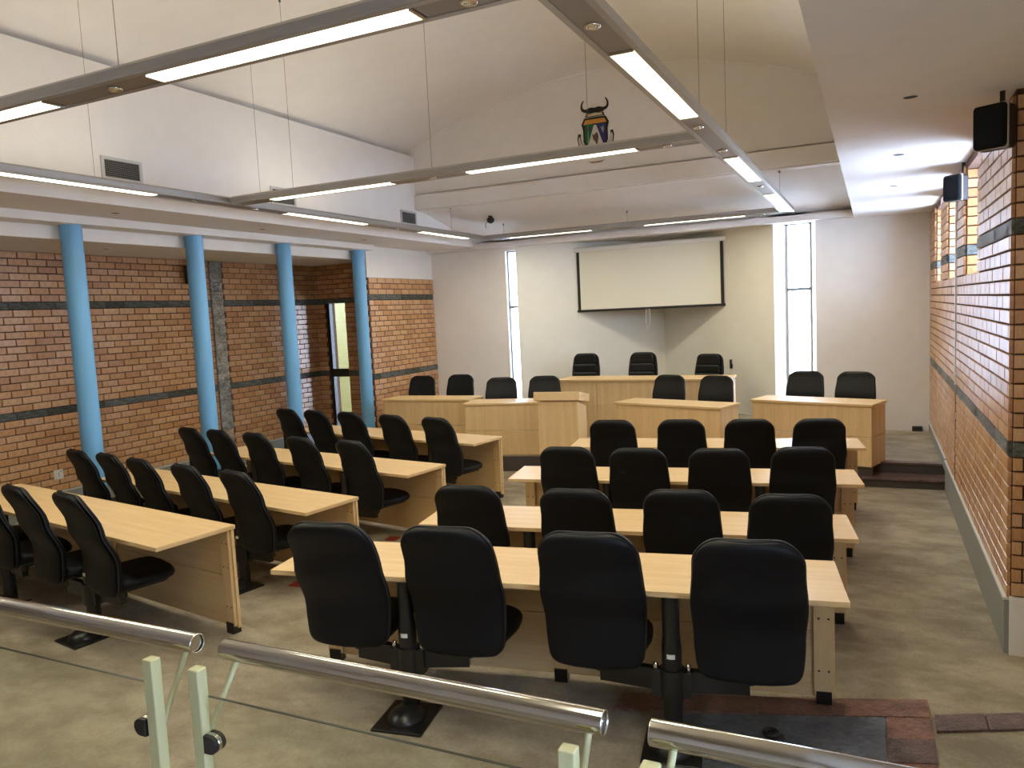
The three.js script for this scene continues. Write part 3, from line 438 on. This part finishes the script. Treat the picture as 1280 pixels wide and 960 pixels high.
// ------------------------------------------------------------------ suspended light tracks
const TY = 3.36;
function track(label, a, b, lamps, spots, cables, ceilingAt, up = LAMP_UP) { // a,b: [x,z] ends; lamps: [[s0,s1]] metres from a; spots, cables: metres from a
  const dx = b[0] - a[0], dz = b[1] - a[1], len = Math.hypot(dx, dz), turn = Math.atan2(-dz, dx);
  const t = thing('light_track', label, 'light', [a[0], TY, a[1]], turn, 'suspended light tracks');
  const prof = new THREE.Shape([[-0.088, 0.012], [-0.088, 0.05], [-0.07, 0.068], [0.07, 0.068], [0.088, 0.05], [0.088, 0.012], [0.094, 0.004], [0.094, -0.004], [0.062, -0.004], [0.062, 0.012], [-0.062, 0.012], [-0.062, -0.004], [-0.094, -0.004], [-0.094, 0.004]].map((p) => new THREE.Vector2(...p)));
  const g = new THREE.ExtrudeGeometry(prof, { depth: len, bevelEnabled: false }); g.rotateY(Math.PI / 2); mesh('housing', g, M.alu, t);
  let s = 0; const gaps = []; for (const [p, q] of lamps) { if (p - s > 0.02) gaps.push([s, p]); s = q; } if (len - s > 0.02) gaps.push([s, len]);
  for (const [p, q] of gaps) mesh('cover_plate', bx(p + 0.004, q - 0.004, -0.001, 0.011, -0.061, 0.061), M.trackPlate, t);
  for (const [p, q] of lamps) {
    const l = mesh('diffuser', bx(p + 0.012, q - 0.012, -0.004, 0.009, -0.059, 0.059), M.diffuser, t);
    for (const e of [p, q - 0.012]) mesh('lamp_end', bx(e, e + 0.012, -0.012, 0.01, -0.062, 0.062), M.chrome, l);
    const L = new THREE.RectAreaLight(LAMP_COLOR, LAMP_LIGHT, q - p - 0.03, 0.115); L.name = 'lamp_light'; L.position.set((p + q) / 2, -0.02, 0); L.rotation.x = -Math.PI / 2; t.add(L);
  }
  if (up) for (const [p, q] of lamps.filter(([p]) => a[1] + (dz * p) / len > -9.2)) { mesh('uplight_diffuser', bx(p + 0.02, q - 0.02, 0.068, 0.072, -0.05, 0.05), M.diffuser, t); const U = new THREE.RectAreaLight(LAMP_COLOR, up, q - p - 0.04, 0.1); U.name = 'uplight'; U.position.set((p + q) / 2, 0.08, 0); U.rotation.x = Math.PI / 2; t.add(U); }
  for (const q of spots) { const sp = mesh('downlight', (() => { const r = new THREE.TorusGeometry(0.028, 0.009, 8, 20); r.rotateX(Math.PI / 2); r.translate(q, -0.006, 0); return r; })(), M.chrome, t); const gl = new THREE.SphereGeometry(0.022, 12, 8); gl.scale(1, 0.5, 1); gl.translate(q, -0.004, 0); mesh('bulb_lens', gl, M.chrome, sp); }
  for (const q of cables) { const top = ceilingAt(a[0] + (dx * q) / len, a[1] + (dz * q) / len) - TY; mesh('suspension_cable', merge([rod([q, 0.066, 0], [q, top, 0], 0.0016, 6), cyl(0.012, 0.008, 0.03, q, top - 0.03, 0, 10)]), M.cable, t); }
  return t;
}
const vaultAt = (x, z) => (z > ZG ? VP - VR + Math.sqrt(VR * VR - (x - VC) ** 2) : 3.82 + ((z - ZG) / (ZB - 0.1 - ZG)) * (3.40 - 3.82));
track('long light track running beneath the vault edge on the window side', [-1.07, -11.28], [-1.07, 0.4], [[0.46, 2.08], [3.18, 4.63], [6.21, 7.68], [9.0, 10.45]], [2.75, 4.97, 5.9, 8.07], [0.9, 4.8, 5.85], vaultAt);
track('long light track running beneath the vault edge on the column side', [-5.79, -11.28], [-5.79, 0.4], [[0.54, 1.95], [3.2, 4.68], [6.34, 7.75], [9.0, 10.45]], [2.5, 5.1, 5.9], [0.98, 5.0, 6.9], vaultAt);
track('cross light track closest to the glass balustrade', [-5.695, -2.71], [-1.165, -2.71], [[0.42, 1.86], [2.6, 4.08]], [2.32, 4.3], [0.5, 2.36, 4.1], vaultAt);
track('cross light track hanging before the painted crest', [-5.695, -5.84], [-1.165, -5.84], [[0.47, 1.87], [2.6, 4.08]], [2.25, 4.3], [0.72, 2.25, 3.68], vaultAt);
track('cross light track hanging before the projection screen', [-5.695, -11.3], [-1.165, -11.3], [[0.42, 1.82], [2.62, 4.08]], [0.26, 4.3], [0.3, 2.36], vaultAt, 0);

// ------------------------------------------------------------------ projection screen
{ const z = -12.86, s = thing('projection_screen', 'pull-down projection screen with black edges hanging across the wall recess', 'screen', [-3.475, 0, z]);
  const w = 2.53, y0 = 2.14, y1 = 3.17;
  mesh('fabric', bx(-w / 2, w / 2, y0, y1, -0.003, 0.003), M.screenCloth, s);
  for (const k of [-1, 1]) mesh('side_border', bx(k * w / 2 - (k > 0 ? 0.05 : 0), k * w / 2 + (k > 0 ? 0 : 0.05), y0, y1, -0.004, 0.0045), M.screenBlack, s);
  mesh('bottom_bar', rb(w + 0.04, 0.04, 0.03, 0.012, 0, y0 - 0.01, 0), M.screenBlack, s);
  mesh('case', rb(w + 0.12, 0.085, 0.09, 0.03, 0, y1 + 0.03, -0.02), M.whitePlastic, s);
  const cord = new THREE.CatmullRomCurve3([[-0.03, 2.13, 0.01], [-0.045, 1.98, 0.012], [-0.03, 1.84, 0.012], [-0.005, 1.80, 0.012], [0.025, 1.86, 0.012], [0.03, 2.0, 0.012], [0.015, 2.13, 0.01]].map((p) => new THREE.Vector3(...p)));
  mesh('pull_cord', merge([new THREE.TubeGeometry(cord, 40, 0.006, 6), rod([-0.02, 1.82, 0.012], [-0.015, 1.74, 0.012], 0.006)]), M.whitePlastic, s);
}

// ------------------------------------------------------------------ crest on the gable
{ const c = thing('wall_crest', 'painted coat of arms with black horns above a green and blue shield', 'crest', [-3.42, 4.147, ZG]); c.scale.setScalar(1.054);
  const flat = (pts, z, d, col, name) => { const g = new THREE.ExtrudeGeometry(new THREE.Shape(pts.map((p) => new THREE.Vector2(...p))), { depth: d, bevelEnabled: false }); g.translate(0, 0, z); return mesh(name, g, std({ color: col, roughness: 0.7 }), c); };
  const K = hex(26, 22, 20), shield = [[-0.185, 0.50], [-0.145, 0.575], [0.145, 0.575], [0.185, 0.50], [0.165, 0.42], [0.165, 0.28], [0.13, 0.20], [0, 0.14], [-0.13, 0.20], [-0.165, 0.28], [-0.165, 0.42]], inset = (p) => [p[0] * 0.92, 0.36 + (p[1] - 0.36) * 0.93];
  flat(shield, 0, 0.012, K, 'shield_border');
  flat([[-0.152, 0.50], [-0.152, 0.28], [-0.115, 0.215], [-0.02, 0.50]].map(inset), 0.012, 0.004, hex(20, 104, 66), 'green_field');
  flat([[0.152, 0.50], [0.02, 0.50], [0.115, 0.215], [0.152, 0.28]].map(inset), 0.012, 0.004, hex(40, 46, 104), 'blue_field');
  flat([[-0.018, 0.485], [0.018, 0.485], [0.112, 0.215], [0, 0.165], [-0.112, 0.215]].map(inset), 0.013, 0.004, hex(206, 200, 188), 'white_pile');
  flat([[-0.172, 0.505], [0.172, 0.505], [0.14, 0.565], [-0.14, 0.565]].map(inset), 0.012, 0.005, hex(204, 140, 52), 'gold_chief');
  flat([[-0.03, 0.30], [-0.045, 0.37], [-0.02, 0.35], [0.0, 0.37], [0.028, 0.385], [0.045, 0.33], [0.03, 0.24], [0.012, 0.20], [0.0, 0.26]], 0.0165, 0.003, hex(92, 78, 58), 'animal_head');
  flat([[0.07, 0.45], [0.09, 0.4], [0.105, 0.36], [0.12, 0.41], [0.11, 0.46], [0.095, 0.43]], 0.0165, 0.003, hex(150, 150, 140), 'leaf_sprig');
  flat([[-0.13, 0.46], [-0.06, 0.45], [-0.05, 0.42], [-0.12, 0.41]], 0.0165, 0.003, hex(60, 70, 70), 'field_charge');
  flat([[-0.13, 0.585], [0.13, 0.585], [0.115, 0.625], [0, 0.64], [-0.115, 0.625]], 0, 0.014, K, 'crown_band'); flat([[-0.11, 0.592], [0.11, 0.592], [0.10, 0.618], [0, 0.63], [-0.10, 0.618]], 0.014, 0.003, hex(196, 180, 150), 'crown_ring');
  for (const k of [-1, 1]) { const p = new THREE.CatmullRomCurve3([[0.015 * k, 0.665, 0.012], [0.06 * k, 0.675, 0.012], [0.115 * k, 0.665, 0.012], [0.165 * k, 0.685, 0.012], [0.178 * k, 0.74, 0.012], [0.15 * k, 0.80, 0.012]].map((q) => new THREE.Vector3(...q))); const n = 16, parts = []; for (let i = 0; i < n; i++) { const a = p.getPoint(i / n), b = p.getPoint((i + 1) / n), r = 0.032 * (1 - (i / n) * 0.8); const s = new THREE.SphereGeometry(r, 10, 6); s.scale(1, 1, 0.3); s.translate(a.x, a.y, 0.01); parts.push(s, (() => { const m = rod([a.x, a.y, 0.01], [b.x, b.y, 0.01], r * 0.95, 8); m.translate(0, 0, -0.01); m.scale(1, 1, 0.3); m.translate(0, 0, 0.01); return m; })()); } mesh('horn', merge(parts), std({ color: K, roughness: 0.7 }), c); }
  flat([[-0.12, 0.635], [0.12, 0.635], [0.10, 0.66], [-0.10, 0.66]], 0, 0.013, K, 'helm');
  for (const k of [-1, 1]) { const pts = [[0.13, 0.215], [0.185, 0.265], [0.205, 0.34], [0.2, 0.385], [0.235, 0.39], [0.25, 0.33], [0.235, 0.24], [0.2, 0.14], [0.1, 0.13]].map((p) => [p[0] * k, p[1]]); flat(k > 0 ? pts : pts.reverse(), 0, 0.008, K, 'supporter_outline'); const q = [[0.14, 0.215], [0.19, 0.262], [0.212, 0.34], [0.222, 0.36], [0.235, 0.32], [0.222, 0.24], [0.19, 0.155], [0.11, 0.15]].map((p) => [p[0] * k, p[1]]); flat(k > 0 ? q : q.reverse(), 0.008, 0.004, hex(196, 190, 176), 'supporter'); }
  flat([[-0.12, 0.03], [-0.06, 0.0], [0.06, 0.0], [0.12, 0.03], [0.06, 0.02], [-0.06, 0.02]], 0, 0.008, hex(150, 112, 72), 'motto_ribbon');
}

// ------------------------------------------------------------------ loudspeakers, vents, downlights, sockets
function speaker(label, [x, y, z], turn, s = 1) {
  const k = thing('wall_loudspeaker', label, 'loudspeaker', [x, y, z], turn, 'wall loudspeakers');
  mesh('cabinet', rb(0.19 * s, 0.26 * s, 0.12, 0.02, 0, 0, 0.095), M.blackPlastic, k); mesh('rim', rb(0.194 * s, 0.268 * s, 0.02, 0.009, 0, 0, 0.14), M.alu, k); mesh('grille', rb(0.184 * s, 0.258 * s, 0.05, 0.022, 0, 0, 0.155), M.grille, k); mesh('bracket', merge([bx(-0.03, 0.03, -0.05, 0.05, 0.0, 0.01), bx(-0.015, 0.015, -0.02, 0.02, 0.0, 0.04), bx(-0.012, 0.012, 0.1, 0.24, 0.002, 0.014)]), M.blackSteel, k); return k;
}
speaker('black loudspeaker on the brick pier end nearest the balustrade', [0.66, 3.06, -5.2], -Math.PI / 2 + 1.05, 0.92);
speaker('black loudspeaker on the windowed brick wall by the nearest opening', [XR - 0.014, 3.05, -7.82], -Math.PI / 2 + 0.9, 0.85);
speaker('black loudspeaker on the brick wall behind a blue column', [XL + 0.014, 2.93, -8.2], Math.PI / 2 - 0.2, 1);
[[-5.08, 'near the cross track closest to the balustrade'], [-7.25, 'above the middle column'], [-9.97, 'next to the gable beam']].forEach(([z, w]) => {
  const v = thing('air_vent', 'grey louvred vent in the white upper wall ' + w, 'vent', [XA, 3.657, z], Math.PI / 2, 'air vents in the upper wall');
  mesh('backing', bx(-0.2, 0.2, -0.09, 0.09, 0, 0.004), M.ventDark, v); mesh('frame', merge([bx(-0.215, -0.185, -0.105, 0.105, 0, 0.016), bx(0.185, 0.215, -0.105, 0.105, 0, 0.016), bx(-0.185, 0.185, 0.078, 0.105, 0, 0.016), bx(-0.185, 0.185, -0.105, -0.078, 0, 0.016)]), M.ventFrame, v);
  for (let i = 0; i < 9; i++) { const g = bx(-0.185, 0.185, -0.0015, 0.0015, -0.006, 0.006); g.rotateX(0.5); g.translate(0, -0.07 + i * 0.0175, 0.009); mesh('louvre', g, M.ventFin, v); }
  const l = []; for (let i = 0; i < 17; i++) l.push(bx(-0.18 + i * 0.0225 - 0.001, -0.18 + i * 0.0225 + 0.001, -0.078, 0.078, 0.004, 0.007)); mesh('cross_bars', merge(l), M.ventFin, v);
});
[[0.19, SOF, -5.0, 'window-side soffit, nearest the pier'], [0.187, SOF, -6.97, 'window-side soffit, middle'], [0.19, SOF, -8.91, 'window-side soffit, nearest the stage'], [-6.76, SOL, -5.3, 'soffit before the first column'], [-6.76, SOL, -7.32, 'soffit before the second column'], [-6.76, SOL, -9.4, 'soffit before the third column'], [-8.26, 3.15, -6.31, 'low ceiling behind the columns']].forEach(([x, y, z, w]) => {
  const d = thing('recessed_downlight', 'small unlit recessed downlight in the ' + w, 'downlight', [x, y, z], 0, 'recessed downlights'); const t = new THREE.TorusGeometry(0.042, 0.006, 8, 24); t.rotateX(Math.PI / 2); mesh('rim', t, M.whitePlastic, d); mesh('lens', cyl(0.038, 0.038, 0.004, 0, -0.004, 0), M.ventDark, d);
});
{ const s = thing('power_socket', 'white power socket low on the brick wall', 'socket', [XL + 0.014, 0.457, -5.95], Math.PI / 2); mesh('plate', rb(0.12, 0.12, 0.012, 0.004, 0, 0, 0.006), M.whitePlastic, s); mesh('outlet', merge([cyl(0.006, 0.006, 0.003, 0, 0, 0, 8), cyl(0.005, 0.005, 0.003, 0, 0, 0.02, 8), cyl(0.005, 0.005, 0.003, 0, 0, -0.02, 8)].map((g) => { g.rotateX(Math.PI / 2); g.translate(0, 0, 0.012); return g; })), M.ventDark, s); mesh('switch', rb(0.02, 0.012, 0.006, 0.002, 0.03, 0.035, 0.013, 1), M.ventFin, s); }
{ const s = thing('floor_outlet', 'dark outlet box at the foot of the white front wall by the steps', 'outlet', [0.55, STAGE, ZB + 0.04]); mesh('box', rb(0.13, 0.07, 0.06, 0.01, 0, 0.035, 0), M.ventDark, s); mesh('socket_face', rb(0.05, 0.04, 0.01, 0.003, 0, 0.04, 0.032, 1), M.blackPlastic, s); }
{ const s = thing('wall_switch', 'small black handset on the white recess wall behind the bench end', 'handset', [-2.10, 1.16, -12.79], -0.7); mesh('body', rb(0.04, 0.15, 0.025, 0.01, 0, 0, 0.02), M.blackPlastic, s); mesh('holder', rb(0.05, 0.06, 0.02, 0.006, 0, -0.03, 0.01, 1), M.blackSteel, s); }
{ const s = thing('ceiling_camera', 'small black camera under the sloped ceiling above the track corner', 'camera', [-5.42, 3.62, -10.9]); const g = new THREE.SphereGeometry(0.06, 18, 12); g.scale(1, 0.9, 1); mesh('housing', g, M.blackPlastic, s); mesh('mount', cyl(0.03, 0.04, 0.1, 0, 0.03, 0), M.blackPlastic, s); mesh('wire', new THREE.TubeGeometry(new THREE.CatmullRomCurve3([[-0.05, -0.02, 0], [-0.09, -0.06, 0], [-0.08, -0.12, 0.01]].map((p) => new THREE.Vector3(...p))), 12, 0.005, 6), M.blackPlastic, s); }
[[-4.3, -6.13, 'between the third rows of both blocks'], [-4.34, -4.8, 'beside the second row aisle end']].forEach(([x, z, w]) => { const s = thing('floor_plate', 'small red floor plate in the carpet ' + w, 'floor plate', [x, 0, z], 0.1, 'red floor plates'); mesh('plate', rb(0.12, 0.008, 0.12, 0.003, 0, 0.004, 0, 1), M.red, s); mesh('lid', rb(0.1, 0.004, 0.08, 0.0015, 0, 0.009, 0, 1), M.red, s); });
{ const s = thing('floor_ring', 'dark lifting ring on the grey slate panel behind the rear desk', 'ring', [-0.44, 0.15, -3.55]); const t = new THREE.TorusGeometry(0.03, 0.012, 8, 18); t.rotateX(Math.PI / 2); t.translate(0, 0.012, 0); mesh('ring', t, M.blackSteel, s); mesh('seat', cyl(0.035, 0.03, 0.01, 0.03, 0, 0.01), M.blackSteel, s); }

// ------------------------------------------------------------------ glass balustrade
function balustrade(label, railX, posts, glassX, clampsAt) {
  const HR = 1.38, ZRL = -1.32, ZP = -1.25, b = thing('glass_balustrade', label, 'balustrade', [railX[0], 0.5, ZP], 0, 'glass balustrade sections'), X = (x) => x - railX[0], Y = (y) => y - 0.5;
  const rail = new THREE.CylinderGeometry(0.0245, 0.0245, railX[1] - railX[0], 40, 1, true); rail.rotateZ(Math.PI / 2); rail.translate((railX[1] - railX[0]) / 2, Y(HR), ZRL - ZP);
  const r = mesh('handrail', rail, M.steel, b);
  for (const [x, s] of [[railX[0], -1], [railX[1], 1]]) { const e = merge([(() => { const t = new THREE.TorusGeometry(0.0225, 0.002, 8, 36); t.rotateY(Math.PI / 2); return t; })(), (() => { const q = new THREE.CylinderGeometry(0.0225, 0.0225, 0.002, 32); q.rotateZ(Math.PI / 2); q.translate(-s * 0.006, 0, 0); return q; })()]); e.translate(X(x), Y(HR), ZRL - ZP); mesh('end_cap', e, M.chrome, r); }
  for (const [x, rx] of posts) {
    const p = mesh('post', rb(0.034, 0.86, 0.03, 0.004, X(x), 0.43, 0, 2), M.postPaint, b); void p;
    mesh('rail_bracket', rod([X(rx), Y(HR) - 0.024, ZRL - ZP], [X(x), Y(1.17), -0.01], 0.0075, 14), M.postPaint, b);
  }
  mesh('glass_panel', bx(X(glassX[0]), X(glassX[1]), 0.05, Y(1.295), -0.004, 0.004), M.railGlass, b);
  mesh('glass_rim', bx(X(glassX[0]), X(glassX[1]), Y(1.295), Y(1.2965), -0.003, 0.003), M.glassEdge, b);
  for (const [x, s] of clampsAt) { const g = new THREE.Shape(); g.absarc(0, 0, 0.02, -Math.PI / 2, Math.PI / 2, false); g.lineTo(-0.016, 0.02); g.lineTo(-0.016, -0.02); const make = (z, d) => { const e = new THREE.ExtrudeGeometry(g, { depth: d, bevelEnabled: true, bevelSize: 0.002, bevelThickness: 0.002, bevelSegments: 2 }); if (s < 0) e.rotateZ(Math.PI); e.translate(X(x), Y(1.18), z); return e; };
    const cl = mesh('glass_clamp', merge([make(0.006, 0.009), make(-0.015, 0.009)]), M.blackPlastic, b); mesh('clamp_plate', make(-0.004, 0.008), M.chrome, cl); }
}
balustrade('glass balustrade section with steel handrail on the column side', [-3.6, -1.535], [[-3.5, -3.46], [-1.617, -1.575]], [-3.48, -1.645], [[-1.66, -1], [-3.46, 1]]);
balustrade('middle glass balustrade section with two cream posts and steel handrail', [-1.44, -0.468], [[-1.462, -1.405], [-0.515, -0.5]], [-1.43, -0.55], [[-1.425, 1], [-0.56, -1]]);
balustrade('glass balustrade section with steel handrail on the window side', [-0.375, 1.7], [[-0.36, -0.335], [1.55, 1.6]], [-0.33, 1.5], [[-0.32, 1], [1.5, -1]]);

scene.traverse((o) => { if (o.isMesh) { o.castShadow = true; o.receiveShadow = true; } });
renderer.render(scene, camera);
